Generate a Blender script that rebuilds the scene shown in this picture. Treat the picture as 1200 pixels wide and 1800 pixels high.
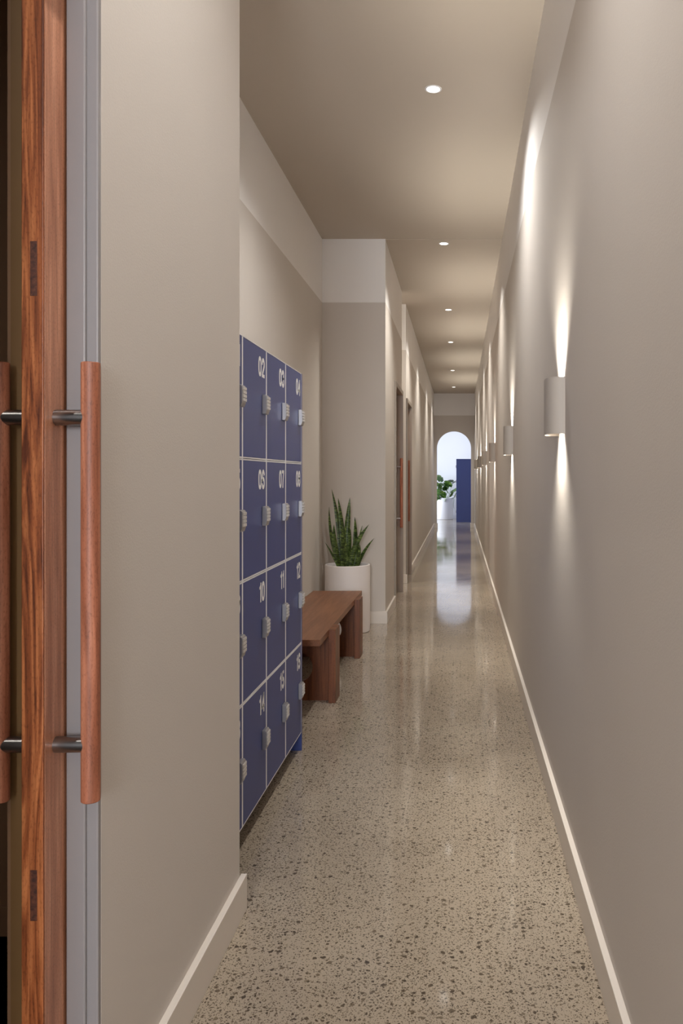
import bpy, bmesh, math, random
from mathutils import Vector, Matrix

S = bpy.context.scene
COL = S.collection
for o in list(bpy.data.objects):
    bpy.data.objects.remove(o, do_unlink=True)
random.seed(7)
PI = math.pi

# ------------------------------------------------------------------ camera
CAM_Z = 1.31
cd = bpy.data.cameras.new('camera')
cam = bpy.data.objects.new('camera', cd)
COL.objects.link(cam)
cam.location = (0, 0, CAM_Z)
cam.rotation_euler = (PI / 2, 0, 0)
cd.sensor_fit = 'VERTICAL'
cd.sensor_height = 36
cd.sensor_width = 24
cd.lens = 29
cd.shift_x = -(808 - 600) / 1800
cd.shift_y = -(900 - 837) / 1800
cd.clip_start = 0.02
cd.clip_end = 200
S.camera = cam

# ------------------------------------------------------------------ world, light, exposure
S.view_settings.view_transform = 'Standard'
S.view_settings.look = 'None'
S.view_settings.gamma = 1
S.view_settings.exposure = 0.0
S.view_settings.use_curve_mapping = False
S.cycles.max_bounces = 14
S.cycles.diffuse_bounces = 8
S.cycles.glossy_bounces = 6
S.cycles.caustics_reflective = False
S.cycles.caustics_refractive = False
S.cycles.use_denoising = True
S.cycles.sample_clamp_indirect = 6

w = bpy.data.worlds.new('world')
S.world = w
w.use_nodes = True
w.node_tree.nodes['Background'].inputs[0].default_value = (0.75, 0.85, 1.0, 1)
w.node_tree.nodes['Background'].inputs[1].default_value = 1.0

P_DOWN = 115.0        # recessed ceiling downlights, watts
P_UP = 88.0          # wall sconces, upward
P_DN = 42.0           # wall sconces, downward
P_ROOM = 280.0       # daylight through the far room's window
P_FILL = 310.0       # added soft fill from behind the camera, through an unseen window
C_WARM = (1.0, 0.955, 0.87)
C_NEUTRAL = (1.0, 0.985, 0.955)
C_SCONCE = (1.0, 0.94, 0.83)
C_DAY = (0.87, 0.92, 1.0)


def area(name, loc, rot, sx, sy, power, color, shape='RECTANGLE', spread=PI, parent=None):
    l = bpy.data.lights.new(name, 'AREA')
    l.shape = shape
    l.size = sx
    if shape in ('RECTANGLE', 'ELLIPSE'):
        l.size_y = sy
    l.energy = power
    l.color = color
    l.spread = spread
    o = bpy.data.objects.new(name, l)
    COL.objects.link(o)
    o.location = loc
    o.rotation_euler = rot
    if parent:
        o.parent = parent
    return o


area('daylight_far_window', (-3.14, 23.85, 1.7), (0, -PI / 2, 0), 2.3, 2.6, P_ROOM, C_DAY)
area('fill_behind_camera', (-0.143, -4.12, 1.9), (PI / 2, 0, 0), 0.9, 1.7, P_FILL, (0.95, 0.97, 1.0))  # added fill lamp that brightens surfaces facing the camera

# ------------------------------------------------------------------ dimensions
XR, XL, XA = 0.376, -0.662, -1.225      # right wall, left wall, alcove back
XL2 = XL - 0.161                        # room side of the left wall
ZC, ZP = 3.42, 2.855                    # ceiling, paint line
Y0, Y1, Y2 = 1.511, 2.48, 7.337         # door jamb, alcove start, alcove end
YE = 21.02                              # arch wall
YB = 25.42                              # far room back wall
BH, BT = 0.107, 0.018                   # baseboard


# ------------------------------------------------------------------ mesh helpers
class MB:
    def __init__(self):
        self.bm = bmesh.new()

    def face(self, pts, mi=0):
        f = self.bm.faces.new([self.bm.verts.new(p) for p in pts])
        f.material_index = mi
        return f

    def box(self, x0, x1, y0, y1, z0, z1, bev=0, mi=0, seg=2):
        t = bmesh.new()
        v = [t.verts.new((x, y, z)) for x in (x0, x1) for y in (y0, y1) for z in (z0, z1)]
        for q in ((0, 1, 3, 2), (4, 6, 7, 5), (0, 4, 5, 1), (2, 3, 7, 6), (0, 2, 6, 4), (1, 5, 7, 3)):
            t.faces.new([v[i] for i in q])
        bmesh.ops.recalc_face_normals(t, faces=t.faces)
        if bev:
            bmesh.ops.bevel(t, geom=list(t.edges), offset=bev, segments=seg, profile=0.5, affect='EDGES')
        self.merge(t, mi)

    def merge(self, t, mi=0):
        m = {}
        for v in t.verts:
            m[v] = self.bm.verts.new(v.co)
        for f in t.faces:
            try:
                n = self.bm.faces.new([m[v] for v in f.verts])
                n.material_index = mi if mi else f.material_index
                n.smooth = f.smooth
            except ValueError:
                pass
        t.free()

    def lathe(self, prof, c=(0, 0, 0), n=48, axis='Z', smooth=True, mi=0):
        """prof: list of (radius, height); closed at ends when radius is 0"""
        t = bmesh.new()
        rings = []
        for r, h in prof:
            if r < 1e-6:
                rings.append([t.verts.new((0, 0, h))])
            else:
                rings.append([t.verts.new((r * math.cos(2 * PI * i / n), r * math.sin(2 * PI * i / n), h)) for i in range(n)])
        for a, b in zip(rings, rings[1:]):
            for i in range(n):
                j = (i + 1) % n
                q = [a[i % len(a)], a[j % len(a)], b[j % len(b)], b[i % len(b)]]
                u = []
                for x in q:
                    if x not in u:
                        u.append(x)
                if len(u) > 2:
                    f = t.faces.new(u)
                    f.smooth = smooth
        bmesh.ops.recalc_face_normals(t, faces=t.faces)
        M = Matrix.Identity(4)
        if axis == 'X':
            M = Matrix.Rotation(PI / 2, 4, 'Y')
        elif axis == 'Y':
            M = Matrix.Rotation(-PI / 2, 4, 'X')
        M = Matrix.Translation(c) @ M
        for v in t.verts:
            v.co = M @ v.co
        self.merge(t, mi)

    def prism(self, pts, ext, mi=0, smooth=False):
        """closed polygon of 3-D points pushed along the vector ext"""
        t = bmesh.new()
        e = Vector(ext)
        a = [t.verts.new(p) for p in pts]
        b = [t.verts.new(Vector(p) + e) for p in pts]
        t.faces.new(a)
        t.faces.new(list(reversed(b)))
        n = len(pts)
        for i in range(n):
            f = t.faces.new([a[i], b[i], b[(i + 1) % n], a[(i + 1) % n]])
            f.smooth = smooth
        bmesh.ops.recalc_face_normals(t, faces=t.faces)
        self.merge(t, mi)

    def tube(self, pts, r, n=8, mi=0):
        t = bmesh.new()
        rings = []
        for i, p in enumerate(pts):
            p = Vector(p)
            d = (Vector(pts[min(i + 1, len(pts) - 1)]) - Vector(pts[max(i - 1, 0)])).normalized()
            u = d.orthogonal().normalized()
            if abs(d.z) < 0.9:
                u = d.cross(Vector((0, 0, 1))).normalized()
            else:
                u = d.cross(Vector((1, 0, 0))).normalized()
            v = d.cross(u)
            rr = r[i] if isinstance(r, (list, tuple)) else r
            rings.append([t.verts.new(p + (u * math.cos(2 * PI * k / n) + v * math.sin(2 * PI * k / n)) * rr) for k in range(n)])
        for a, b in zip(rings, rings[1:]):
            for k in range(n):
                t.faces.new([a[k], a[(k + 1) % n], b[(k + 1) % n], b[k]]).smooth = True
        t.faces.new(rings[0])
        t.faces.new(list(reversed(rings[-1])))
        bmesh.ops.recalc_face_normals(t, faces=t.faces)
        self.merge(t, mi)

    def mesh(self, name, mats):
        me = bpy.data.meshes.new(name)
        self.bm.to_mesh(me)
        self.bm.free()
        sm = [p.use_smooth for p in me.polygons]
        if any(sm):
            me.set_sharp_from_angle(angle=math.radians(38))
        me.polygons.foreach_set('use_smooth', sm)
        for m in (mats if isinstance(mats, (list, tuple)) else [mats]):
            me.materials.append(m)
        return me

    def build(self, name, mats, parent=None, loc=None):
        o = bpy.data.objects.new(name, self.mesh(name, mats))
        COL.objects.link(o)
        if parent:
            o.parent = parent
        if loc:
            o.location = loc
        return o


def tag(o, label=None, cat=None, group=None, kind=None):
    if label: o['label'] = label
    if cat: o['category'] = cat
    if group: o['group'] = group
    if kind: o['kind'] = kind
    return o


def thing(name, loc, label, cat, group=None, rz=0, kind=None):
    o = bpy.data.objects.new(name, None)
    o.empty_display_size = 0.1
    COL.objects.link(o)
    o.location = loc
    o.rotation_euler = (0, 0, rz)
    return tag(o, label, cat, group, kind)


def struct(o, label=None, cat=None):
    return tag(o, label, cat, None, 'structure')


def link_copy(src, parent, loc=None):
    c = src.copy()
    COL.objects.link(c)
    c.parent = parent
    if loc is not None:
        c.location = loc
    return c


# ------------------------------------------------------------------ materials
class NT:
    def __init__(self, name):
        self.m = bpy.data.materials.new(name)
        self.m.use_nodes = True
        self.t = self.m.node_tree
        self.b = self.t.nodes['Principled BSDF']

    def n(self, kind, **kw):
        x = self.t.nodes.new(kind)
        for k, v in kw.items():
            if k.startswith('i_'):
                x.inputs[int(k[2:]) if k[2:].isdigit() else k[2:].replace('_', ' ')].default_value = v
            else:
                setattr(x, k, v)
        return x

    def l(self, a, ao, b, bi):
        self.t.links.new(a.outputs[ao], b.inputs[bi])

    def ramp(self, stops, interp='LINEAR'):
        r = self.t.nodes.new('ShaderNodeValToRGB')
        r.color_ramp.interpolation = interp
        while len(r.color_ramp.elements) < len(stops):
            r.color_ramp.elements.new(0.5)
        for e, (p, c) in zip(r.color_ramp.elements, stops):
            e.position = p
            e.color = c if len(c) == 4 else (*c, 1)
        return r

    def mix(self, fac, a, b, blend='MIX'):
        x = self.t.nodes.new('ShaderNodeMix')
        x.data_type = 'RGBA'
        x.blend_type = blend
        for v, i in ((fac, 0), (a, 6), (b, 7)):
            if hasattr(v, 'is_output'):
                self.t.links.new(v, x.inputs[i])
            else:
                x.inputs[i].default_value = v if not isinstance(v, tuple) or len(v) == 4 else (*v, 1)
        return x.outputs[2]

    def math(self, op, a, b=None, clamp=False):
        x = self.t.nodes.new('ShaderNodeMath')
        x.operation = op
        x.use_clamp = clamp
        for v, i in ((a, 0), (b, 1)):
            if v is None:
                continue
            if hasattr(v, 'is_output'):
                self.t.links.new(v, x.inputs[i])
            else:
                x.inputs[i].default_value = v
        return x.outputs[0]

    def base(self, v):
        if hasattr(v, 'is_output'):
            self.t.links.new(v, self.b.inputs['Base Color'])
        else:
            self.b.inputs['Base Color'].default_value = (*v, 1)

    def set(self, **kw):
        for k, v in kw.items():
            self.b.inputs[k.replace('_', ' ')].default_value = v

    def bump(self, h, strength, dist=0.002):
        b = self.n('ShaderNodeBump')
        b.inputs['Strength'].default_value = strength
        b.inputs['Distance'].default_value = dist
        self.t.links.new(h, b.inputs['Height'])
        self.t.links.new(b.outputs[0], self.b.inputs['Normal'])


def lin(r, g, b):
    f = lambda c: (c / 255 / 12.92) if c / 255 <= 0.04045 else ((c / 255 + 0.055) / 1.055) ** 2.4
    return (f(r), f(g), f(b))


def plain(name, col, rough=0.5, metal=0.0, bump=None, **kw):
    m = NT(name)
    m.base(col)
    m.set(Roughness=rough, Metallic=metal, **kw)
    if bump:
        tc = m.n('ShaderNodeTexCoord')
        no = m.n('ShaderNodeTexNoise', i_Scale=bump[0], i_Detail=3.0)
        m.l(tc, 'Object', no, 'Vector')
        m.bump(no.outputs[0], bump[1], bump[2])
    return m.m


C_WHITE = lin(234, 231, 229)
C_TAUPE = lin(205, 198, 191)


def paint_mat():
    m = NT('wall_paint')
    g = m.n('ShaderNodeNewGeometry')
    sp = m.n('ShaderNodeSeparateXYZ')
    m.l(g, 'Position', sp, 0)
    up = m.math('GREATER_THAN', sp.outputs[2], ZP)
    no = m.n('ShaderNodeTexNoise', i_Scale=230.0, i_Detail=3.0)
    m.l(g, 'Position', no, 'Vector')
    lo = m.n('ShaderNodeTexNoise', i_Scale=1.3, i_Detail=2.0)
    m.l(g, 'Position', lo, 'Vector')
    tint = m.ramp([(0.3, (0.97, 0.97, 0.97)), (0.7, (1, 1, 1))])
    m.l(lo, 0, tint, 0)
    c = m.mix(up, C_TAUPE, C_WHITE)
    m.base(m.mix(1.0, c, tint.outputs[0], 'MULTIPLY'))
    m.set(Roughness=0.74)
    m.b.inputs['Specular IOR Level'].default_value = 0.2
    m.bump(no.outputs[0], 0.35, 0.0012)
    return m.m


def concrete_mat():
    m = NT('polished_concrete')
    g = m.n('ShaderNodeNewGeometry')
    # warp the coordinates so that the stones are irregular
    wn = m.n('ShaderNodeTexNoise', i_Scale=70.0, i_Detail=2.0)
    m.l(g, 'Position', wn, 'Vector')
    sub = m.n('ShaderNodeVectorMath', operation='SUBTRACT', i_1=(0.5, 0.5, 0.5))
    m.l(wn, 'Color', sub, 0)
    sc = m.n('ShaderNodeVectorMath', operation='SCALE')
    sc.inputs['Scale'].default_value = 0.014
    m.l(sub, 0, sc, 0)
    add = m.n('ShaderNodeVectorMath', operation='ADD')
    m.l(g, 'Position', add, 0)
    m.l(sc, 0, add, 1)
    cl = m.n('ShaderNodeTexNoise', i_Scale=3.2, i_Detail=3.0)     # stones come in drifts
    m.l(g, 'Position', cl, 'Vector')
    base = m.n('ShaderNodeTexNoise', i_Scale=1.1, i_Detail=5.0)
    m.l(g, 'Position', base, 'Vector')
    br = m.ramp([(0.3, lin(156, 143, 127)), (0.55, lin(171, 158, 141)), (0.75, lin(184, 172, 155))])
    m.l(base, 0, br, 0)
    fine = m.n('ShaderNodeTexNoise', i_Scale=420.0, i_Detail=3.0)
    m.l(g, 'Position', fine, 'Vector')
    fr = m.ramp([(0.3, (0.80, 0.79, 0.77)), (0.6, (1.05, 1.05, 1.05))])
    m.l(fine, 0, fr, 0)
    col = m.mix(1.0, br.outputs[0], fr.outputs[0], 'MULTIPLY')
    rough = None
    for scale, frac, thr, tone in ((40.0, 0.36, 0.26, 0.95), (86.0, 0.64, 0.29, 0.95), (170.0, 0.74, 0.33, 0.85)):
        vo = m.n('ShaderNodeTexVoronoi', i_Scale=scale, voronoi_dimensions='2D')
        m.l(add, 0, vo, 'Vector')
        s = m.n('ShaderNodeSeparateColor')
        m.l(vo, 'Color', s, 0)
        # present only in a share of the cells, each with its own size
        lim = m.math('ADD', frac - 0.5, m.math('MULTIPLY', cl.outputs[0], 1.0))
        on = m.math('LESS_THAN', s.outputs[0], lim)
        size = m.math('ADD', thr * 0.45, m.math('MULTIPLY', s.outputs[1], thr * 0.75))
        d = m.math('SUBTRACT', size, vo.outputs['Distance'])
        ins = m.math('MULTIPLY', d, 14.0, clamp=True)
        f = m.math('MULTIPLY', m.math('MULTIPLY', ins, on), tone)
        st = m.ramp([(0.0, lin(60, 51, 42)), (0.4, lin(88, 77, 63)), (0.75, lin(116, 103, 86)), (1.0, lin(54, 45, 38))])
        m.l(s, 2, st, 0)
        col = m.mix(f, col, st.outputs[0])
    m.base(col)
    ro = m.n('ShaderNodeTexNoise', i_Scale=2.0, i_Detail=4.0)
    m.l(g, 'Position', ro, 'Vector')
    rr = m.n('ShaderNodeMapRange', i_1=0.3, i_2=0.7, i_3=0.05, i_4=0.11)
    m.l(ro, 0, rr, 0)
    m.l(rr, 0, m.b, 'Roughness')
    m.set(IOR=1.5)
    m.bump(base.outputs[0], 0.02, 0.01)
    return m.m


def wood_mat(name, dark, mid, light, axis='Z', ring=22.0, fine=160.0, streak=0.5, rough=0.42, wav=2.5):
    m = NT(name)
    tc = m.n('ShaderNodeTexCoord')
    stretch = {'X': (0.05, 1, 1), 'Y': (1, 0.05, 1), 'Z': (1, 1, 0.05)}[axis]
    mp = m.n('ShaderNodeMapping')
    mp.inputs['Scale'].default_value = stretch
    m.l(tc, 'Object', mp, 0)
    n1 = m.n('ShaderNodeTexNoise', i_Scale=ring, i_Detail=4.0, i_Distortion=wav)
    m.l(mp, 0, n1, 'Vector')
    n2 = m.n('ShaderNodeTexNoise', i_Scale=fine, i_Detail=4.0)
    m.l(mp, 0, n2, 'Vector')
    mp3 = m.n('ShaderNodeMapping')
    mp3.inputs['Scale'].default_value = tuple(0.35 if s < 1 else 1 for s in stretch)
    m.l(tc, 'Object', mp3, 0)
    n3 = m.n('ShaderNodeTexNoise', i_Scale=fine * 2.2, i_Detail=2.0)
    m.l(mp3, 0, n3, 'Vector')
    r = m.ramp([(0.34, dark), (0.5, mid), (0.66, light)])
    m.l(n1, 0, r, 0)
    r2 = m.ramp([(0.35, (0.62, 0.58, 0.55)), (0.6, (1.06, 1.06, 1.06))])
    m.l(n2, 0, r2, 0)
    c = m.mix(streak, r.outputs[0], r2.outputs[0], 'MULTIPLY')
    r3 = m.ramp([(0.36, (0.6, 0.55, 0.5)), (0.46, (1, 1, 1))])
    m.l(n3, 0, r3, 0)
    m.base(m.mix(0.6, c, r3.outputs[0], 'MULTIPLY'))
    m.set(Roughness=rough)
    m.bump(n3.outputs[0], 0.12, 0.0006)
    return m.m


M = {}
M['paint'] = paint_mat()
M['ceiling'] = plain('ceiling_paint', lin(189, 179, 167), 0.85, bump=(150, 0.1, 0.001))
M['trim'] = plain('trim_paint', lin(222, 214, 205), 0.35)
M['jamb'] = plain('door_jamb_paint', lin(134, 130, 131), 0.35)
M['jamb_dim_warm'] = plain('jamb_paint_in_dim_light', lin(128, 98, 62), 0.5)  # browner jamb colour, with the warm dim light of the room put in
M['frame_paint'] = plain('door_frame_paint', lin(142, 130, 117), 0.4)
M['concrete'] = concrete_mat()
M['room_paint'] = plain('far_room_paint', lin(236, 238, 244), 0.8, bump=(4.0, 0.1, 0.01))
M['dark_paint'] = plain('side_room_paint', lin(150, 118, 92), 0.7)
M['dark_floor'] = wood_mat('dark_timber_floor', lin(58, 46, 38), lin(82, 66, 54), lin(104, 86, 72), 'X', 9, 60, 0.4, 0.45)
M['door_edge'] = wood_mat('figured_hardwood_edge', lin(92, 44, 20), lin(150, 84, 46), lin(186, 116, 70), 'Z', 34, 140, 0.6, 0.42, 4.0)
M['door_face'] = wood_mat('straight_grain_hardwood', lin(168, 112, 84), lin(190, 132, 102), lin(206, 150, 120), 'Z', 60, 240, 0.45, 0.34, 0.4)
M['handle_wood'] = wood_mat('handle_hardwood', lin(138, 80, 56), lin(164, 102, 76), lin(186, 124, 96), 'Z', 48, 200, 0.55, 0.52, 1.0)
M['tenon'] = wood_mat('end_grain_wedge', lin(58, 30, 20), lin(82, 44, 30), lin(102, 58, 40), 'Y', 120, 300, 0.6, 0.6, 0.5)
M['bench_top'] = wood_mat('bench_seat_hardwood', lin(114, 70, 45), lin(130, 83, 55), lin(144, 96, 66), 'Y', 30, 160, 0.4, 0.38, 0.8)
M['bench_leg'] = wood_mat('bench_leg_hardwood', lin(92, 49, 23), lin(112, 61, 30), lin(130, 75, 40), 'Z', 36, 170, 0.5, 0.42, 0.8)
M['navy'] = plain('navy_laminate', lin(52, 67, 128), 0.42, bump=(400, 0.03, 0.0005))
M['navy_dark'] = plain('navy_plinth', lin(26, 30, 52), 0.6)
M['white_edge'] = plain('white_laminate_edge', lin(240, 240, 243), 0.45)
M['digit'] = plain('white_vinyl_number', lin(252, 252, 253), 0.5)
M['lock'] = plain('satin_nickel', lin(172, 171, 174), 0.33, 0.82)
M['lock_key'] = plain('silver_key', lin(222, 220, 218), 0.3, 0.3)
M['steel'] = plain('brushed_steel', lin(158, 156, 156), 0.3, 1.0)
M['sconce'] = plain('plaster_sconce_paint', lin(172, 164, 156), 0.6)
M['pot'] = plain('white_planter', lin(240, 234, 233), 0.4)
M['pot_far'] = plain('white_tall_planter', lin(236, 238, 242), 0.45)
M['soil'] = plain('dark_soil', lin(36, 30, 28), 0.95, bump=(90, 0.8, 0.01))
M['stem'] = plain('plant_stem', lin(88, 116, 52), 0.5)


def emit(name, col, s):
    m = NT(name)
    m.base((0.9, 0.9, 0.9))
    m.b.inputs['Emission Color'].default_value = (*col, 1)
    m.b.inputs['Emission Strength'].default_value = s
    return m.m


M['lens'] = emit('lit_downlight_lens', (1.0, 0.95, 0.88), 7.0)
M['diffuser'] = emit('lit_sconce_diffuser', (1.0, 0.92, 0.78), 5.0)


def snake_mat():
    m = NT('snake_plant_leaf')
    tc = m.n('ShaderNodeTexCoord')
    mp = m.n('ShaderNodeMapping')
    mp.inputs['Scale'].default_value = (1, 1, 4.5)
    m.l(tc, 'Object', mp, 0)
    no = m.n('ShaderNodeTexNoise', i_Scale=20.0, i_Detail=4.0, i_Distortion=1.5)
    m.l(mp, 0, no, 'Vector')
    r = m.ramp([(0.36, lin(26, 38, 12)), (0.5, lin(58, 80, 28)), (0.64, lin(120, 140, 72))])
    m.l(no, 0, r, 0)
    m.base(r.outputs[0])
    m.set(Roughness=0.38)
    return m.m


def monstera_mat():
    m = NT('monstera_leaf')
    tc = m.n('ShaderNodeTexCoord')
    no = m.n('ShaderNodeTexNoise', i_Scale=7.0, i_Detail=3.0)
    m.l(tc, 'Object', no, 'Vector')
    r = m.ramp([(0.35, lin(30, 58, 20)), (0.5, lin(66, 104, 38)), (0.66, lin(136, 160, 84))])
    m.l(no, 0, r, 0)
    m.base(r.outputs[0])
    m.set(Roughness=0.32)
    m.b.inputs['Transmission Weight'].default_value = 0.0
    return m.m


def glass_mat():
    m = NT('clear_window_glass')
    t = m.n('ShaderNodeBsdfTransparent')
    g = m.n('ShaderNodeBsdfGlossy', i_Roughness=0.02)
    f = m.n('ShaderNodeFresnel', i_IOR=1.45)
    x = m.n('ShaderNodeMixShader')
    m.l(f, 0, x, 0)
    m.l(t, 0, x, 1)
    m.l(g, 0, x, 2)
    m.l(x, 0, m.t.nodes['Material Output'], 0)
    return m.m


M['snake'] = snake_mat()
M['monstera'] = monstera_mat()
M['glass'] = glass_mat()


def S_box(name, m, *boxes, bev=0):
    b = MB()
    for q in boxes:
        b.box(*q, bev=bev)
    return struct(b.build(name, m))


# ------------------------------------------------------------------ the setting: shell
# polished floor, with saw cuts across it
cuts = [-4.1, 1.9, 4.03, 5.72, 10.1, 14.0, 18.0, 21.1, 25.5]
fl = MB()
for a, b_ in zip(cuts, cuts[1:]):
    x0 = -3.3 if a > 20 else (-2.9 if b_ > 6 else -1.4)
    fl.box(XL2 if b_ < 2 else (-1.4 if b_ <= 10.1 else (-2.9 if b_ < 15 else -3.3)), 0.5 if b_ < 21.2 else 3.0, a + 0.0015, b_ - 0.0015, -0.06, 0)
fl.box(-2.9, -1.4, 9.0, 10.098, -0.06, 0)
fl.box(-3.4, 3.1, -4.2, 25.6, -0.12, -0.0615)
struct(fl.build('floor', M['concrete']))
S_box('floor_side_room', M['dark_floor'], (-3.4, XL2 - 0.001, -1.2, 2.36, -0.06, 0))

S_box('ceiling', M['ceiling'], (-3.4, 0.52, -4.2, 7.345, ZC, ZC + 0.12))
S_box('ceiling_corridor', M['ceiling'], (-3.4, 0.52, 7.345, YE + 0.13, ZC - 0.003, ZC + 0.12))
S_box('ceiling_far_room', M['room_paint'], (-3.3, 3.1, YE + 0.13, 25.6, ZC, ZC + 0.12))

S_box('wall_right', M['paint'], (XR, 0.52, -4.2, YE, 0, ZC))
S_box('wall_left', M['paint'],
      (XL2 + 0.0, -0.768, Y0 + 0.008, Y1, 0, ZC), (-0.7165, XL, Y0 + 0.012, Y1, 0, ZC), (-0.768, -0.7165, 2.34, Y1, 0, ZC),
      (XL2, XL, 0.60, Y0 + 0.008, 2.27, ZC))
S_box('wall_left_entrance', M['paint'], (XL2, XL, -4.2, 0.60, 0, ZC))
S_box('wall_alcove_back', M['paint'], (XA - 0.14, XA, Y1, Y2, 0, ZC))
S_box('wall_alcove_end', M['paint'], (XA - 0.14, XL, Y2, Y2 + 0.12, 0, ZC))
S_box('wall_alcove_near', M['dark_paint'], (-3.4, XL2, 2.36, Y1, 0, ZC))
# left wall between the alcove and the side passage, with a door opening
D1a, D1b = 8.36, 9.345
S_box('wall_left_middle', M['paint'], (XL2, XL, Y2 + 0.12, D1a - 0.02, 0, ZC), (XL2, XL, D1b + 0.008, 9.40, 0, ZC), (XL2, XL, D1a - 0.02, D1b + 0.008, 2.24, ZC))
S_box('wall_passage_near', M['paint'], (-2.9, XL2, 9.28, 9.40, 0, ZC))
S_box('wall_passage_end', M['paint'], (-2.9, -2.78, 9.40, 10.10, 0, ZC))
D2a, D2b = 10.19, 11.03
S_box('wall_passage_far', M['paint'], (-2.9, XL2, 10.10, 10.22, 0, ZC))
S_box('wall_left_far', M['paint'], (XL2, XL, 10.10, D2a - 0.02, 0, ZC), (XL2, XL, D2b + 0.008, YE, 0, ZC), (XL2, XL, D2a - 0.02, D2b + 0.008, 2.24, ZC))

# arch wall
AX, AR, AS = -0.151, 0.435, 2.02
ow = [(-3.2, 0), (-3.2, ZC), (3.1, ZC), (3.1, 0), (AX + AR, 0)]
ow += [(AX + AR * math.cos(PI * i / 40), AS + AR * math.sin(PI * i / 40)) for i in range(41)]
ow += [(AX - AR, 0)]
b = MB()
b.prism([(x, YE, z) for x, z in ow], (0, 0.13, 0))
struct(b.build('wall_arch', M['paint']))

S_box('wall_far_room_back', M['room_paint'], (-3.3, 3.1, YB, YB + 0.12, 0, ZC))
S_box('wall_far_room_right', M['room_paint'], (3.0, 3.1, YE + 0.13, YB, 0, ZC))
S_box('wall_far_room_left', M['room_paint'], (-3.1, -3.0, YE + 0.13, 22.55, 0, ZC), (-3.1, -3.0, 25.15, YB, 0, ZC),
      (-3.1, -3.0, 22.55, 25.15, 0, 0.5), (-3.1, -3.0, 22.55, 25.15, 2.9, ZC))


def window(name, x0, x1, y0, y1, z0, z1, along):
    r = thing(name, ((x0 + x1) / 2, (y0 + y1) / 2, z0), None, None, kind='structure')
    cx, cy, cz = r.location
    b = MB()
    t = 0.05
    def add(u0, u1, za, zb):
        if along == 'Y':
            b.box(x0 - cx, x1 - cx, u0 - cy, u1 - cy, za - cz, zb - cz)
        else:
            b.box(u0 - cx, u1 - cx, y0 - cy, y1 - cy, za - cz, zb - cz)
    a0, a1 = (y0, y1) if along == 'Y' else (x0, x1)
    add(a0, a1, z0, z0 + t)
    add(a0, a1, z1 - t, z1)
    for u in (a0, (a0 + a1) / 2 - t / 2, a1 - t):
        add(u, u + t, z0 + t, z1 - t)
    b.build('window_frame', M['trim'], r)
    g = MB()
    if along == 'Y':
        g.box(-0.004, 0.004, a0 + t - cy, a1 - t - cy, t, z1 - z0 - t)
    else:
        g.box(a0 + t - cx, a1 - t - cx, -0.004, 0.004, t, z1 - z0 - t)
    g.build('window_pane', M['glass'], r)


window('window_1', -3.08, -3.02, 22.55, 25.15, 0.5, 2.9, 'Y')
S_box('wall_unseen_end', M['paint'], (XL2, 0.52, -4.08, -3.98, 2.8, ZC))  # unseen end wall over the added fill window
window('fill_window', XL, XR, -4.06, -4.0, 0.0, 2.8, 'X')  # unseen window, put in to carry the fill lamp

# shell of the dim side room behind the near sliding door
S_box('wall_side_room', M['dark_paint'], (-3.4, -3.3, -1.2, 2.36, 0, ZC), (-3.3, XL2, -1.2, -1.1, 0, ZC))
S_box('wall_side_room_lining', M['dark_paint'], (XL2 - 0.012, XL2, -1.1, 0.60, 0, ZC), (XL2 - 0.012, XL2, Y0 + 0.012, 2.36, 0, ZC))
S_box('baseboard_side_room', M['dark_paint'], (-3.3, XL2 - 0.013, 2.345, 2.36, 0, 0.085), bev=0.002)

# ------------------------------------------------------------------ trim, baseboards
S_box('baseboard_right', M['trim'], (XR - BT, XR, -3.9, YE, 0, BH), bev=0.0015)
S_box('baseboard_left', M['trim'], (XL, XL + BT, Y0 + 0.02, Y1 + BT, 0, BH), bev=0.0015)
S_box('baseboard_left_entrance', M['trim'], (XL, XL + BT, -3.9, 0.55, 0, BH), bev=0.0015)
S_box('baseboard_alcove_back', M['trim'], (XA, XA + BT, 3.97, Y2 - BT, 0, BH), bev=0.0015)
S_box('baseboard_alcove_end', M['trim'], (XA, XL + BT, Y2 - BT, Y2, 0, BH), bev=0.0015)
S_box('baseboard_left_middle', M['trim'], (XL, XL + BT, Y2, D1a - 0.05, 0, BH), bev=0.0015)
S_box('baseboard_passage', M['trim'], (-2.78, XL + BT, 10.10 - BT, 10.10, 0, BH), bev=0.0015)
S_box('baseboard_left_far', M['trim'], (XL, XL + BT, D2b + 0.05, YE, 0, BH), bev=0.0015)
S_box('baseboard_arch', M['trim'], (XL + BT, AX - AR + BT, YE - BT, YE + 0.14, 0, BH), (AX + AR - BT, XR - BT, YE - BT, YE + 0.14, 0, BH), bev=0.0015)
S_box('baseboard_far_room', M['room_paint'], (-3.0, 3.0, YB - BT, YB, 0, 0.12), bev=0.0015)

# split jamb of the near cavity door
S_box('trim_1', M['jamb'], (-0.7175, -0.6825, Y0 - 0.008, Y0 + 0.012, 0, 2.27), (-0.7175, XL - 0.0003, Y0, Y0 + 0.02, 0, 2.27), bev=0.003)
S_box('trim_2', M['jamb_dim_warm'], (XL2 + 0.0003, -0.767, Y0, Y0 + 0.008, 0, 2.27), (-0.795, -0.767, Y0 - 0.008, Y0 + 0.005, 0, 2.27))
S_box('trim_3', M['jamb'], (XL2, XL, 0.60, 0.612, 0, 2.27), (XL2, XL, 0.612, Y0 - 0.008, 2.258, 2.27), bev=0.001)


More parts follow.
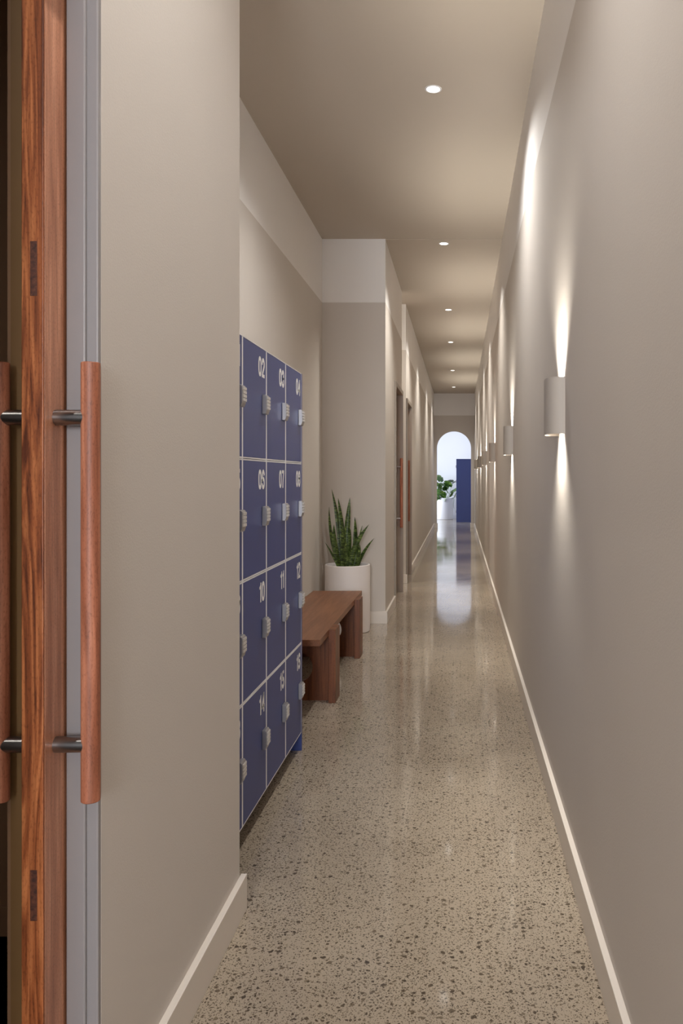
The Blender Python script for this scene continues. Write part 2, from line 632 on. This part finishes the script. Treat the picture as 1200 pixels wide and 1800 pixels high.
def door_frame(name, ya, yb, zt):
    """painted frame, slightly proud of the corridor wall, with reveals"""
    p = 0.020
    fw = 0.045
    S_box(name, M['frame_paint'],
          (-0.7175, XL + p, ya - fw, ya, 0, zt + fw), (-0.7175, XL + p, yb, yb + 0.012, 0, zt + fw),
          (-0.7175, XL + p, ya, yb, zt, zt + fw), bev=0.002)


# ------------------------------------------------------------------ sliding doors with long timber handles
HZ0, HZ1 = 0.730, 1.513
SZ = (0.831, 1.4145)


def pull_handle(parent, side, y, xf):
    """side +1 corridor, -1 room; xf: face of the leaf (local coordinates)"""
    xc = xf + side * 0.062
    b = MB()
    r = 0.0165
    b.lathe([(0, HZ0), (r - 0.0015, HZ0), (r, HZ0 + 0.0015), (r, HZ1 - 0.0015), (r - 0.0015, HZ1), (0, HZ1)], (xc, y, 0), 40)
    h = tag(b.build('pull_handle', M['handle_wood'], parent))
    for z in SZ:
        s = MB()
        s.lathe([(0, 0), (0.0142, 0), (0.0142, 0.0615), (0, 0.0615)], (xf if side > 0 else xf - 0.0615, y, z), 32, axis='X')
        s.build('standoff', M['steel'], h)
    return h


def sliding_door(name, x_face, y_lead, direction, length, label, z_top=2.262, tenons=True):
    """the leaf runs from its leading edge in +Y or -Y into the wall"""
    d = direction
    t = 0.038
    r = thing(name, (x_face - t / 2, y_lead, 0), label, None, kind='structure')
    hx = t / 2
    stile = MB()
    lip = 0.0035
    stile_gap = 0.0022
    ys = sorted((0, d * lip))
    stile.box(-hx, hx, ys[0], ys[1], 0.006, z_top, bev=0.0014, mi=1)
    ys = sorted((d * (lip + stile_gap), d * 0.115))
    stile.box(-hx, hx, ys[0], ys[1], 0.006, z_top, bev=0.0008)
    ys = sorted((d * lip * 0.9, d * (lip + stile_gap * 1.1)))
    stile.box(-hx + 0.003, hx - 0.003, ys[0], ys[1], 0.01, z_top - 0.004)
    stile.build('stile', [M['door_face'], M['door_edge']], r)
    pan = MB()
    ys = sorted((d * 0.115, d * length))
    pan.box(-hx + 0.006, hx - 0.006, ys[0], ys[1], 0.006, z_top)
    pan.build('door_panel', M['door_face'], r)
    if tenons:
        for z0, z1 in ((1.622, 1.717), (0.540, 0.628)):
            q = MB()
            ys = sorted((-d * 0.0004, d * 0.004))
            q.box(-0.0035, 0.0085, ys[0], ys[1], z0, z1, bev=0.0003)
            tag(q.build('through_tenon', M['tenon'], r), 'dark end-grain tenon')
    for s in (1, -1):
        pull_handle(r, s, d * 0.045, s * hx)
    return r


sliding_door('door_1', -0.721, 1.428, 1, 0.88, 'reddish timber sliding door at the left edge of the photo, half slid into the wall, with round timber pull handles')
door_frame('trim_4', D1a, D1b, 2.225)
sliding_door('door_2', -0.721, 9.344, -1, 0.98, 'closed timber sliding door on the left wall just past the potted plant, before the side passage', 2.22, False)
door_frame('trim_5', D2a, D2b, 2.225)
sliding_door('door_3', -0.721, 10.565, 1, 0.46, 'timber sliding door on the left wall just beyond the side passage, slightly open', 2.22, False)
S_box('wall_left_far_backing', M['dark_paint'], (-1.3, -1.2, 10.22, 11.4, 0, ZC), (-1.2, XL2, 11.3, 11.4, 0, ZC))


# ------------------------------------------------------------------ numbers on the locker doors
def arc(cx, cy, rx, ry, a0, a1, n=18, e=1.0):
    out = []
    for i in range(n + 1):
        a = math.radians(a0 + (a1 - a0) * i / n)
        c, s = math.cos(a), math.sin(a)
        out.append((cx + rx * math.copysign(abs(c) ** e, c), cy + ry * math.copysign(abs(s) ** e, s)))
    return out


W_ = 0.64
DIG = {
    '0': [('loop', arc(0.32, 0.5, 0.225, 0.405, 0, 360, 36, 0.8))],
    '1': [('poly', [(0.23, 0), (0.43, 0), (0.43, 1), (0.29, 1), (0.24, 0.87), (0.05, 0.80), (0.05, 0.67), (0.23, 0.67)])],
    '2': [('line', [(0.115, 0.64)] + arc(0.325, 0.69, 0.215, 0.215, 175, -38) + [(0.15, 0.15)]), ('poly', [(0.02, 0), (0.61, 0), (0.61, 0.175), (0.02, 0.175)])],
    '3': [('line', arc(0.315, 0.715, 0.20, 0.19, 185, -90) + [(0.25, 0.525)]), ('line', [(0.25, 0.525)] + arc(0.315, 0.31, 0.225, 0.215, 90, -185))],
    '4': [('line', [(0.10, 0.25), (0.44, 0.96)]), ('poly', [(0.01, 0.21), (0.64, 0.21), (0.64, 0.375), (0.01, 0.375)]), ('poly', [(0.365, 0), (0.555, 0), (0.555, 1), (0.365, 1)])],
    '5': [('poly', [(0.12, 0.83), (0.58, 0.83), (0.58, 1), (0.12, 1)]), ('line', [(0.20, 0.95), (0.15, 0.47)]), ('line', arc(0.325, 0.325, 0.22, 0.235, 140, -170))],
    '6': [('loop', arc(0.33, 0.31, 0.215, 0.215, 0, 360, 30)), ('line', [(0.115, 0.31)] + arc(0.345, 0.56, 0.23, 0.345, 180, 25))],
    '7': [('poly', [(0.03, 0.825), (0.61, 0.825), (0.61, 1), (0.03, 1)]), ('line', [(0.53, 0.90), (0.40, 0.64), (0.31, 0.34), (0.27, 0)])],
    '8': [('loop', arc(0.32, 0.72, 0.195, 0.185, 0, 360, 28)), ('loop', arc(0.32, 0.295, 0.22, 0.205, 0, 360, 28))],
}
DIG['9'] = [(k, [(0.66 - x, 1 - y) for x, y in p]) for k, p in DIG['6']]
ADV = {'1': 0.53}


def ribbon(pts, t, closed):
    n = len(pts)
    if closed:
        pts = pts[:-1]
        n -= 1
    L, R = [], []
    for i in range(n):
        a = Vector(pts[(i - 1) % n] if closed or i else pts[i])
        c = Vector(pts[(i + 1) % n] if closed or i < n - 1 else pts[i])
        d = (c - a).normalized()
        nn = Vector((-d.y, d.x)) * t / 2
        p = Vector(pts[i])
        L.append(p + nn)
        R.append(p - nn)
    quads = []
    for i in range(n if closed else n - 1):
        j = (i + 1) % n
        quads.append([R[i], R[j], L[j], L[i]])
    return quads


def number_mesh(txt, H):
    b = MB()
    ux = 0
    for ch in txt:
        for kind, pts in DIG[ch]:
            if kind == 'poly':
                qs = [[Vector(p) for p in pts]]
            else:
                qs = ribbon(pts, 0.205, kind == 'loop')
            for q in qs:
                b.face([(0.0004, (p.x + ux) * H, p.y * H) for p in q])
        ux += ADV.get(ch, 0.68)
    width = (ux - 0.03) * H
    bmesh.ops.remove_doubles(b.bm, verts=b.bm.verts, dist=1e-5)
    bmesh.ops.recalc_face_normals(b.bm, faces=b.bm.faces)
    return b.mesh('number', M['digit']), width


# ------------------------------------------------------------------ lockers
def lock_meshes():
    """keypad lock, front towards +X, origin at its top centre on the door face"""
    b = MB()
    w2 = 0.025
    sec = [(0, 0), (0.0135, 0), (0.0185, -0.006), (0.0185, -0.060), (0.0135, -0.074), (0, -0.074)]
    b.prism([(x, -w2, z) for x, z in sec], (0, 2 * w2, 0))
    bmesh.ops.bevel(b.bm, geom=[e for e in b.bm.edges], offset=0.0016, segments=2, profile=0.5, affect='EDGES')
    k = MB()
    for r in range(4):
        for c in range(3):
            y = -0.0150 + c * 0.0150
            z = -0.0125 - r * 0.0128
            k.box(0.018, 0.0225, y - 0.0062, y + 0.0062, z - 0.0052, z + 0.0052, bev=0.0012)
    me = b.mesh('keypad_lock', [M['lock'], M['lock_key']])
    bm = bmesh.new()
    bm.from_mesh(me)
    km = k.mesh('keys', M['lock_key'])
    n0 = len(bm.faces)
    bm.from_mesh(km)
    bm.faces.ensure_lookup_table()
    for f in bm.faces[n0:]:
        f.material_index = 1
    bm.to_mesh(me)
    bm.free()
    return me


LOCK = lock_meshes()
ROWS = [0.087, 0.515, 0.943, 1.372, 1.800]


def locker_bank(loc, rz, cols, pitch, label, numbers, cat='lockers'):
    """doors face +X; columns run along +Y; local x = 0 is the door plane"""
    r = thing('locker_bank', loc, label, cat, None, rz)
    g = 0.018
    L = 2 * g + cols * pitch
    D = 0.462
    body = MB()
    ze = 0.003
    body.box(-D, -0.021, g, L - g, ROWS[0], ROWS[0] + 0.016)
    body.box(-D, -D + 0.012, g, L - g, ROWS[0], ROWS[-1])
    body.box(-D, -0.0, g, L - g, ROWS[-1] - ze, ROWS[-1])
    body.box(-0.021, 0.0, g, L - g, ROWS[0], ROWS[0] + ze)
    for c in range(cols + 1):
        y = g + c * pitch
        hw = 0.0075
        y0, y1 = max(y - hw, g), min(y + hw, L - g)
        if c in (0, cols):
            y0, y1 = (y, y + 0.003) if c == 0 else (y - 0.003, y)
        body.box(-D, 0, y0, y1, ROWS[0] + ze, ROWS[-1] - ze)
    for z in ROWS[1:-1]:
        for s in (1, -1):
            z0, z1 = sorted((z + s * 0.0013, z + s * 0.0058))
            body.box(-D, 0.0002, g, L - g, z0, z1)
    body.build('carcass', M['white_edge'], r)
    for y in (0, L - g):
        e = MB()
        e.box(-D, 0.0005, y, y + g, 0, ROWS[-1], bev=0.0008)
        e.build('side_panel', M['navy'], r)
    p = MB()
    p.box(-0.075, -0.060, g, L - g, 0, ROWS[0])
    p.build('plinth', M['navy_dark'], r)
    door_mesh = {}
    for row in range(4):
        z0, z1 = ROWS[3 - row], ROWS[4 - row]
        zb = z0 + (0.0065 if row < 3 else 0.0045)
        zt = z1 - (0.0065 if row > 0 else 0.0045)
        for c in range(cols):
            ya = g + c * pitch + (0.0085 if c else 0.0045)
            yb = g + (c + 1) * pitch - (0.0085 if c < cols - 1 else 0.0045)
            key = (row, c in (0,), c == cols - 1)
            if key not in door_mesh:
                d = MB()
                d.box(-0.019, 0, 0, yb - ya, 0, zt - zb, bev=0.0008)
                door_mesh[key] = d.mesh('door', M['navy'])
            dr = bpy.data.objects.new('door', door_mesh[key])
            COL.objects.link(dr)
            dr.parent = r
            dr.location = (0, ya, zb)
            k = bpy.data.objects.new('keypad_lock', LOCK)
            COL.objects.link(k)
            k.parent = dr
            yk = g + (c + 1) * pitch - 0.0485
            k.location = (0, yk - ya, z1 - 0.178 - zb)
            if numbers:
                txt = '%02d' % (row * 4 + c + 1)
                me, wd = number_mesh(txt, 0.075)
                nb = bpy.data.objects.new('number', me)
                COL.objects.link(nb)
                nb.parent = dr
                nb.location = (0, g + (c + 1) * pitch - 0.030 - wd - ya, z1 - 0.037 - 0.075 - zb)
                tag(dr, 'navy locker door numbered ' + txt)
    return r


locker_bank((-0.756, 2.497, 0), 0, 4, 0.3552, 'navy blue bank of numbered lockers with white edges and keypad locks in the alcove', True)
locker_bank((-0.102, 23.45 + 2 * 0.3552 + 0.036, 0), PI, 2, 0.3552, 'plain navy blue locker end panel standing behind the arch, right of the leafy plant', False)

# ------------------------------------------------------------------ bench
bx, by = -0.9475, 5.43
t = thing('bench', (bx, by, 0), 'reddish timber bench on slab legs with round cutouts, between lockers and potted plant', 'bench')
HW = 0.1895
b = MB()
b.box(-HW, HW, 4.473 - by, 6.39 - by, 0.3865, 0.4225, bev=0.002)
b.build('seat', M['bench_top'], t)


def holed_panel(y0, y1):
    cz, R = 0.195, 0.088
    x0, x1, z0, z1 = -HW, HW, 0.0, 0.3865
    angs = sorted([2 * PI * i / 56 for i in range(56)] + [math.atan2(z - cz, x) % (2 * PI) for x in (x0, x1) for z in (z0, z1)])
    inn, out = [], []
    for a in angs:
        c, s = math.cos(a), math.sin(a)
        inn.append((R * c, cz + R * s))
        k = min([(x1 if c > 0 else x0) / c if abs(c) > 1e-9 else 9, ((z1 if s > 0 else z0) - cz) / s if abs(s) > 1e-9 else 9])
        out.append((k * c, cz + k * s))
    m = MB()
    n = len(angs)
    vs = [[m.bm.verts.new((p[0], y, p[1])) for p in ring] for ring in (inn, out) for y in (y0, y1)]
    for i in range(n):
        j = (i + 1) % n
        m.bm.faces.new([vs[0][i], vs[0][j], vs[2][j], vs[2][i]])
        m.bm.faces.new([vs[1][i], vs[3][i], vs[3][j], vs[1][j]])
        m.bm.faces.new([vs[0][i], vs[1][i], vs[1][j], vs[0][j]])
        m.bm.faces.new([vs[2][i], vs[2][j], vs[3][j], vs[3][i]])
    bmesh.ops.recalc_face_normals(m.bm, faces=m.bm.faces)
    return m


for ya, pa in ((4.76, 4.82), (5.925, 5.99)):
    lp = holed_panel(pa - by, pa + 0.05 - by).build('leg_panel', M['bench_leg'], t)
    for s in (1, -1):
        q = MB()
        x0, x1 = sorted((s * HW, s * (HW + 0.040)))
        q.box(x0, x1, ya - by, ya + 0.17 - by, 0, 0.4225, bev=0.002)
        q.build('leg', M['bench_leg'], t)

# ------------------------------------------------------------------ snake plant in a white cylinder pot
PY = 0.00482 * 1450


def px(x, y, k):
    return ((x - 808) * k, k * 1450, CAM_Z - (y - 837) * k)


pc = ((610.6 - 808) * 0.00482, PY)
t = thing('potted_snake_plant', (pc[0], pc[1], 0), 'dark banded snake plant in a white cylinder planter beyond the bench', 'potted plant')
b = MB()
b.lathe([(0, 0.0), (0.184, 0.0), (0.190, 0.006), (0.190, 0.561), (0.187, 0.564), (0.178, 0.564), (0.176, 0.561), (0.176, 0.46), (0, 0.46)], n=72)
b.build('pot', M['pot'], t)
b = MB()
b.lathe([(0, 0.461), (0.175, 0.461), (0.175, 0.524), (0.12, 0.528), (0, 0.532)], n=48)
b.build('soil', M['soil'], t)

LEAVES = [((543, 130), (605, 420), (645, 1015), 50, 0.02), ((630, 235), (668, 470), (688, 1015), 60, -0.01), ((756, 230), (735, 450), (704, 1015), 58, 0.03),
          ((502, 345), (522, 590), (622, 1015), 40, 0.05), ((490, 740), (560, 860), (640, 1015), 24, -0.05), ((594, 540), (598, 720), (650, 1015), 62, -0.04),
          ((806, 465), (822, 640), (792, 1015), 56, 0.05), ((998, 540), (885, 700), (785, 1015), 60, -0.03), ((1043, 712), (950, 835), (862, 1015), 44, 0.03),
          ((898, 770), (890, 870), (852, 1015), 38, -0.05), ((890, 570), (868, 680), (830, 1015), 24, 0.07), ((772, 595), (768, 720), (742, 1015), 52, 0.0),
          ((845, 810), (842, 890), (815, 1015), 40, 0.0), ((742, 730), (735, 830), (752, 1015), 44, -0.06), ((700, 560), (705, 760), (690, 1015), 52, -0.055)]
fo = MB()
for i, (tp, md, bs, wd, dy) in enumerate(LEAVES):
    P = []
    for (cx, cy) in (bs, md, tp):
        x, _, z = px(500 + cx / 6.667, 840 + cy / 6.667, 0.00482)
        P.append(Vector((x - pc[0], 0, z)))
    b0 = P[0].copy()
    b0.z = 0.515
    b0.x *= 0.9
    # quadratic through the measured middle
    tm = (P[1].z - b0.z) / max(P[2].z - b0.z, 0.01)
    tm = min(max(tm, 0.3), 0.7)
    ctrl = (P[1] - b0 * (1 - tm) ** 2 - P[2] * tm ** 2) / (2 * tm * (1 - tm))
    w0 = wd / 6.667 * 0.00482 * 1.15
    yaw = random.uniform(-0.5, 0.5)
    n = 18
    rings = []
    for j in range(n + 1):
        s = j / n
        c = b0 * (1 - s) ** 2 + ctrl * 2 * s * (1 - s) + P[2] * s ** 2
        c.y = dy + dy * 0.8 * s
        width = w0 * (0.62 + 0.5 * math.sin(PI * min(s * 1.05, 1) * 0.8)) * (1 - s ** 3.2) ** 0.8
        width = max(width, 0.0008) / 2
        th = 0.0016 + 0.0012 * (1 - s)
        side = Vector((math.cos(yaw), math.sin(yaw), 0))
        nrm = Vector((-math.sin(yaw), math.cos(yaw), 0))
        cup = width * 0.45
        rings.append([fo.bm.verts.new(c + side * u * width + nrm * (cup * (u * u) * -1 + d)) for u, d in
                      ((-1, 0), (-0.5, -th), (0, -th), (0.5, -th), (1, 0), (0.5, th), (0, th), (-0.5, th))])
    for a, bb in zip(rings, rings[1:]):
        for k in range(8):
            fo.bm.faces.new([a[k], a[(k + 1) % 8], bb[(k + 1) % 8], bb[k]]).smooth = True
    fo.bm.faces.new(rings[0])
    fo.bm.faces.new(list(reversed(rings[-1])))
bmesh.ops.recalc_face_normals(fo.bm, faces=fo.bm.faces)
fo.build('foliage', M['snake'], t)

# ------------------------------------------------------------------ monstera in the far room
MX, MY = -0.462, 25.06
t = thing('potted_monstera', (MX, MY, 0), 'leafy green monstera in a tall white planter seen through the arch', 'potted plant')
b = MB()
b.lathe([(0, 0), (0.245, 0), (0.252, 0.008), (0.260, 0.648), (0.256, 0.652), (0.244, 0.652), (0.241, 0.645), (0.24, 0.58), (0, 0.58)], n=72)
b.build('pot', M['pot_far'], t)
b = MB()
b.lathe([(0, 0.581), (0.238, 0.581), (0.236, 0.618), (0, 0.63)], n=48)
b.build('soil', M['soil'], t)


def monstera_leaf(mb, c, size, yaw, pitch, roll, asp=0.85):
    """heart-shaped leaf with side notches; local u across, v along"""
    out = []
    N = 44
    for i in range(N):
        a = 2 * PI * i / N
        r = 0.5 * (1 + 0.18 * math.cos(a)) * (1 - 0.30 * math.exp(-((a - PI) / 0.25) ** 2))
        if 0.5 < a < 2.5 or 2 * PI - 2.5 < a < 2 * PI - 0.5:
            r *= 1 - 0.32 * (max(0, math.cos(a * 9)) ** 6)
        out.append((r * math.sin(a) * asp, r * math.cos(a)))
    R = Matrix.Rotation(yaw, 3, 'Z') @ Matrix.Rotation(pitch, 3, 'X') @ Matrix.Rotation(roll, 3, 'Y')
    for off in (0.0012, -0.0012):
        ctr = mb.bm.verts.new(Vector(c) + R @ Vector((0, -0.05 * size, 0.0 + off)))
        vs = [mb.bm.verts.new(Vector(c) + R @ Vector((u * size, v * size, -0.35 * size * (u * u + 0.6 * v * v) + off + 0.04 * abs(u) * size))) for u, v in out]
        mid = [mb.bm.verts.new(Vector(c) + R @ Vector((u * size * .55, v * size * .55, -0.35 * size * (u * u + 0.6 * v * v) * .3 + off + 0.05 * abs(u) * size))) for u, v in out]
        for i in range(N):
            j = (i + 1) % N
            mb.bm.faces.new([mid[i], mid[j], vs[j], vs[i]]).smooth = True
            mb.bm.faces.new([ctr, mid[j], mid[i]]).smooth = True


fo, st = MB(), MB()
K2 = 0.01728
ML = [(250, 915, 0.22, 0.3, 0.9, 0.2, -0.12), (385, 945, 0.20, 2.8, 0.35, 0.3, 0.05), (430, 955, 0.17, -1.3, 0.5, -0.3, -0.05), (360, 985, 0.24, 2.6, 0.75, 0.1, -0.1),
      (228, 988, 0.15, 1.2, 0.3, 0.9, -0.02), (250, 1030, 0.16, 0.2, 1.25, 0.5, -0.15), (312, 1045, 0.15, 3.0, 0.9, 0.2, 0.0), (242, 1100, 0.20, 0.3, 1.2, -0.2, -0.2),
      (295, 1112, 0.18, 2.4, 0.8, 0.4, -0.18), (300, 1146, 0.17, 2.9, 0.7, -0.3, -0.22), (392, 1125, 0.15, -2.6, 0.9, 0.4, -0.18), (442, 1058, 0.16, -1.7, 0.6, 0.5, 0.0),
      (440, 1140, 0.16, -2.4, 1.1, 0.6, -0.05), (225, 1172, 0.17, 1.8, 0.8, 0.6, -0.2), (318, 1192, 0.10, -2.0, 0.9, 0.3, -0.29), (265, 1165, 0.16, 1.0, 0.7, 0.0, -0.1),
      (350, 1085, 0.16, 2.0, 0.9, -0.2, 0.12), (200, 950, 0.2, 1.0, 0.7, 0.2, 0.0), (180, 1060, 0.2, 1.3, 0.9, 0.3, -0.05), (330, 1020, 0.16, 0.5, 0.8, 0.2, 0.15),
      (410, 1080, 0.14, -1.0, 0.7, 0.2, 0.1), (270, 990, 0.14, 0.8, 0.6, -0.4, 0.12)]
for (cx, cy, sz, yaw, pit, rol, dy) in ML:
    x, _, z = px(740 + cx / 7.5, 720 + cy / 7.5, K2)
    c = (x - MX, dy, z)
    monstera_leaf(fo, c, sz * 1.35, yaw, pit, rol)
    rt = Vector((0.10 * (x - MX) / 0.3, dy * 0.3, 0.62))
    mid = (rt + Vector(c)) / 2 + Vector((0, 0, 0.10))
    if z < 0.66:
        mid = Vector(c) * 0.8 + Vector((0, 0, 0.22))
    pts = [rt * (1 - s) ** 2 + mid * 2 * s * (1 - s) + Vector(c) * s ** 2 for s in [i / 8 for i in range(9)]]
    st.tube(pts, 0.004, 6)
st.tube([(0.2, -0.1, 0.64), (0.262, -0.13, 0.66), (0.285, -0.14, 0.60), (0.262, -0.13, 0.45), (0.268, -0.14, 0.38), (0.29, -0.15, 0.33)], [0.006, 0.007, 0.007, 0.006, 0.005, 0.003], 6)
fo.build('foliage', M['monstera'], t)
st.build('stem', M['stem'], t)


# ------------------------------------------------------------------ recessed downlights
def downlight(y, label, zc, power=1.0, spread=113, color=None):
    x = -0.145
    if isinstance(y, tuple):
        x, y = y
    r = thing('downlight', (x, y, zc), label, 'ceiling light', 'recessed ceiling downlights')
    b = MB()
    b.lathe([(0.036, 0.0), (0.046, 0.0), (0.046, -0.0025), (0.038, -0.004), (0.036, -0.0025), (0.036, 0.0)], n=40)
    b.build('trim_ring', M['white_edge'], r)
    b = MB()
    b.lathe([(0, -0.0005), (0.036, -0.0005), (0.036, -0.0015), (0, -0.0015)], n=40)
    b.build('lens', M['lens'], r)
    l = bpy.data.lights.new('downlight_beam', 'SPOT')
    l.energy = P_DOWN * power
    l.color = color or C_WARM
    l.spot_size = math.radians(spread)
    l.spot_blend = 1.0
    l.shadow_soft_size = 0.03
    o = bpy.data.objects.new('downlight_beam', l)
    COL.objects.link(o)
    o.parent = r
    o.location = (0, 0, -0.036)


Z2 = ZC - 0.003
for y, lab, z, *ex in [(4.495, 'large bright round downlight nearest the top of the photo, above the lockers', ZC, 0.95, 148, C_NEUTRAL),
                  (7.47, 'bright round downlight just past the thin ceiling seam', Z2),
                  (10.44, 'bright round downlight third along the corridor ceiling from the lockers', Z2),
                  (12.96, 'bright round downlight fourth along the corridor ceiling from the lockers', Z2),
                  (16.44, 'small round downlight second from the arch wall on the corridor ceiling', Z2),
                  (19.49, 'small round downlight closest to the arch wall on the corridor ceiling', Z2),
                  (1.55, 'round downlight on the ceiling above the near timber sliding door', ZC, 0.62, 140, C_NEUTRAL),
                  (-1.4, 'round downlight on the ceiling behind the viewer', ZC),
                  ((-1.5, 9.75), 'round downlight on the ceiling of the side passage', Z2, 1.0, 140),
                  ((-2.1, 0.3), 'added unseen fill lamp on the ceiling of the dim side room', ZC, 0.25, 150)]:  # last one: unseen lamp added to lift the black side room
    downlight(y, lab, z, *ex)


# ------------------------------------------------------------------ wall sconces
SA, SD, SH = 0.098, 0.064, 0.204


def half_oval(a, d, n=28):
    # squarish half oval: wall edge, bulging towards the corridor (-X)
    e = 0.75
    out = []
    for i in range(n + 1):
        s = PI * i / n
        c, q = math.cos(s), math.sin(s)
        out.append((-d * abs(q) ** e, a * math.copysign(abs(c) ** e, c)))
    return out


def sconce(y, label):
    r = thing('wall_sconce', (XR, y, 1.462), label, 'wall light', 'up and down wall sconces')
    o, i_ = half_oval(SA, SD), half_oval(SA - 0.004, SD - 0.004)
    b = MB()
    vo = [[b.bm.verts.new((x, yy, z)) for x, yy in o] for z in (0, SH)]
    vi = [[b.bm.verts.new((x, yy, z)) for x, yy in i_] for z in (0, SH)]
    for k in range(len(o) - 1):
        b.bm.faces.new([vo[0][k], vo[0][k + 1], vo[1][k + 1], vo[1][k]]).smooth = True
        b.bm.faces.new([vi[0][k], vi[1][k], vi[1][k + 1], vi[0][k + 1]]).smooth = True
        for z in (0, 1):
            b.bm.faces.new([vo[z][k], vo[z][k + 1], vi[z][k + 1], vi[z][k]])
    for k in (0, -1):
        b.bm.faces.new([vo[0][k], vo[1][k], vi[1][k], vi[0][k]])
    bmesh.ops.recalc_face_normals(b.bm, faces=b.bm.faces)
    b.build('shade', M['sconce'], r)
    d = MB()
    d.lathe([(0, SH / 2 - 0.014), (0.009, SH / 2 - 0.014), (0.009, SH / 2 + 0.014), (0, SH / 2 + 0.014)], (-0.032, 0, 0), 20)
    d.build('lamp', M['diffuser'], r)
    bp = MB()
    bp.box(-0.003, 0, -SA + 0.006, SA - 0.006, SH / 2 - 0.03, SH / 2 + 0.03)
    bp.build('back_plate', M['sconce'], r)
    for sgn, pw in ((1, P_UP), (-1, P_DN)):
        l = bpy.data.lights.new('sconce_beam', 'SPOT')
        l.energy = pw
        l.color = C_SCONCE
        l.spot_size = math.radians(104)
        l.spot_blend = 1.0
        l.shadow_soft_size = 0.016
        o = bpy.data.objects.new('sconce_beam', l)
        COL.objects.link(o)
        o.parent = r
        o.location = (-0.032, 0, SH / 2 + sgn * 0.034)
        o.rotation_euler = (PI if sgn > 0 else 0, 0, 0)


for y, lab in [(3.045, 'largest white half-round sconce on the right wall, opposite the lockers'),
               (5.93, 'half-round sconce second along the right wall, opposite the bench end'),
               (8.89, 'half-round sconce third along the right wall from the lockers'),
               (11.70, 'half-round sconce fourth along the right wall from the lockers'),
               (14.83, 'small half-round sconce fifth along the right wall, next to last before the arch'),
               (17.86, 'smallest half-round sconce on the right wall, last before the arch'),
               (0.10, 'half-round sconce on the right wall beside the viewer')]:
    sconce(y, lab)


# ------------------------------------------------------------------ what each piece of the setting looks like
SETTING = {
    'floor': ('polished concrete floor flecked with dark stones along the corridor', 'floor'),
    'floor_side_room': ('dark timber floor of the dim room behind the near sliding door', 'floor'),
    'ceiling': ('flat taupe ceiling over the lockers, before the thin seam', 'ceiling'),
    'ceiling_corridor': ('flat taupe ceiling of the narrow corridor, beyond the thin seam', 'ceiling'),
    'wall_right': ('long greige wall carrying the up and down sconces', 'wall'),
    'wall_left': ('greige wall between the near sliding door and the lockers', 'wall'),
    'wall_alcove_back': ('greige wall with a white upper band behind lockers and bench', 'wall'),
    'wall_alcove_end': ('greige wall with a white upper band behind the snake plant', 'wall'),
    'wall_left_middle': ('short greige wall around the first far sliding door', 'wall'),
    'wall_passage_far': ('bright strip of wall between the two far sliding doors', 'wall'),
    'wall_left_far': ('greige wall running from the second far door to the arch', 'wall'),
    'wall_arch': ('greige end wall pierced by a round-topped arch', 'wall'),
    'wall_far_room_back': ('bright white wall seen through the arch', 'wall'),
    'baseboard_right': ('pale baseboard along the foot of the sconce wall', 'baseboard'),
    'baseboard_left': ('pale baseboard below the wall beside the near sliding door', 'baseboard'),
    'baseboard_alcove_end': ('pale baseboard behind the snake plant pot', 'baseboard'),
    'baseboard_left_middle': ('pale baseboard between the snake plant corner and the first far door', 'baseboard'),
    'baseboard_passage': ('short pale baseboard between the two far sliding doors', 'baseboard'),
    'baseboard_left_far': ('pale baseboard from the second far door to the arch', 'baseboard'),
    'baseboard_arch': ('pale baseboard blocks at the two feet of the arch', 'baseboard'),
    'trim_1': ('grey stepped door jamb between the timber sliding door and the near wall', 'door jamb'),
    'trim_2': ('door jamb on the dim room side of the near sliding door, coloured brown for warm dim light', 'door jamb'),
    'trim_4': ('taupe frame of the first far sliding door', 'door frame'),
    'trim_5': ('taupe frame of the second far sliding door', 'door frame'),
    'door_1': (None, 'door'), 'door_2': (None, 'door'), 'door_3': (None, 'door'),
}
for n_, (l_, c_) in SETTING.items():
    tag(bpy.data.objects[n_], l_, c_)
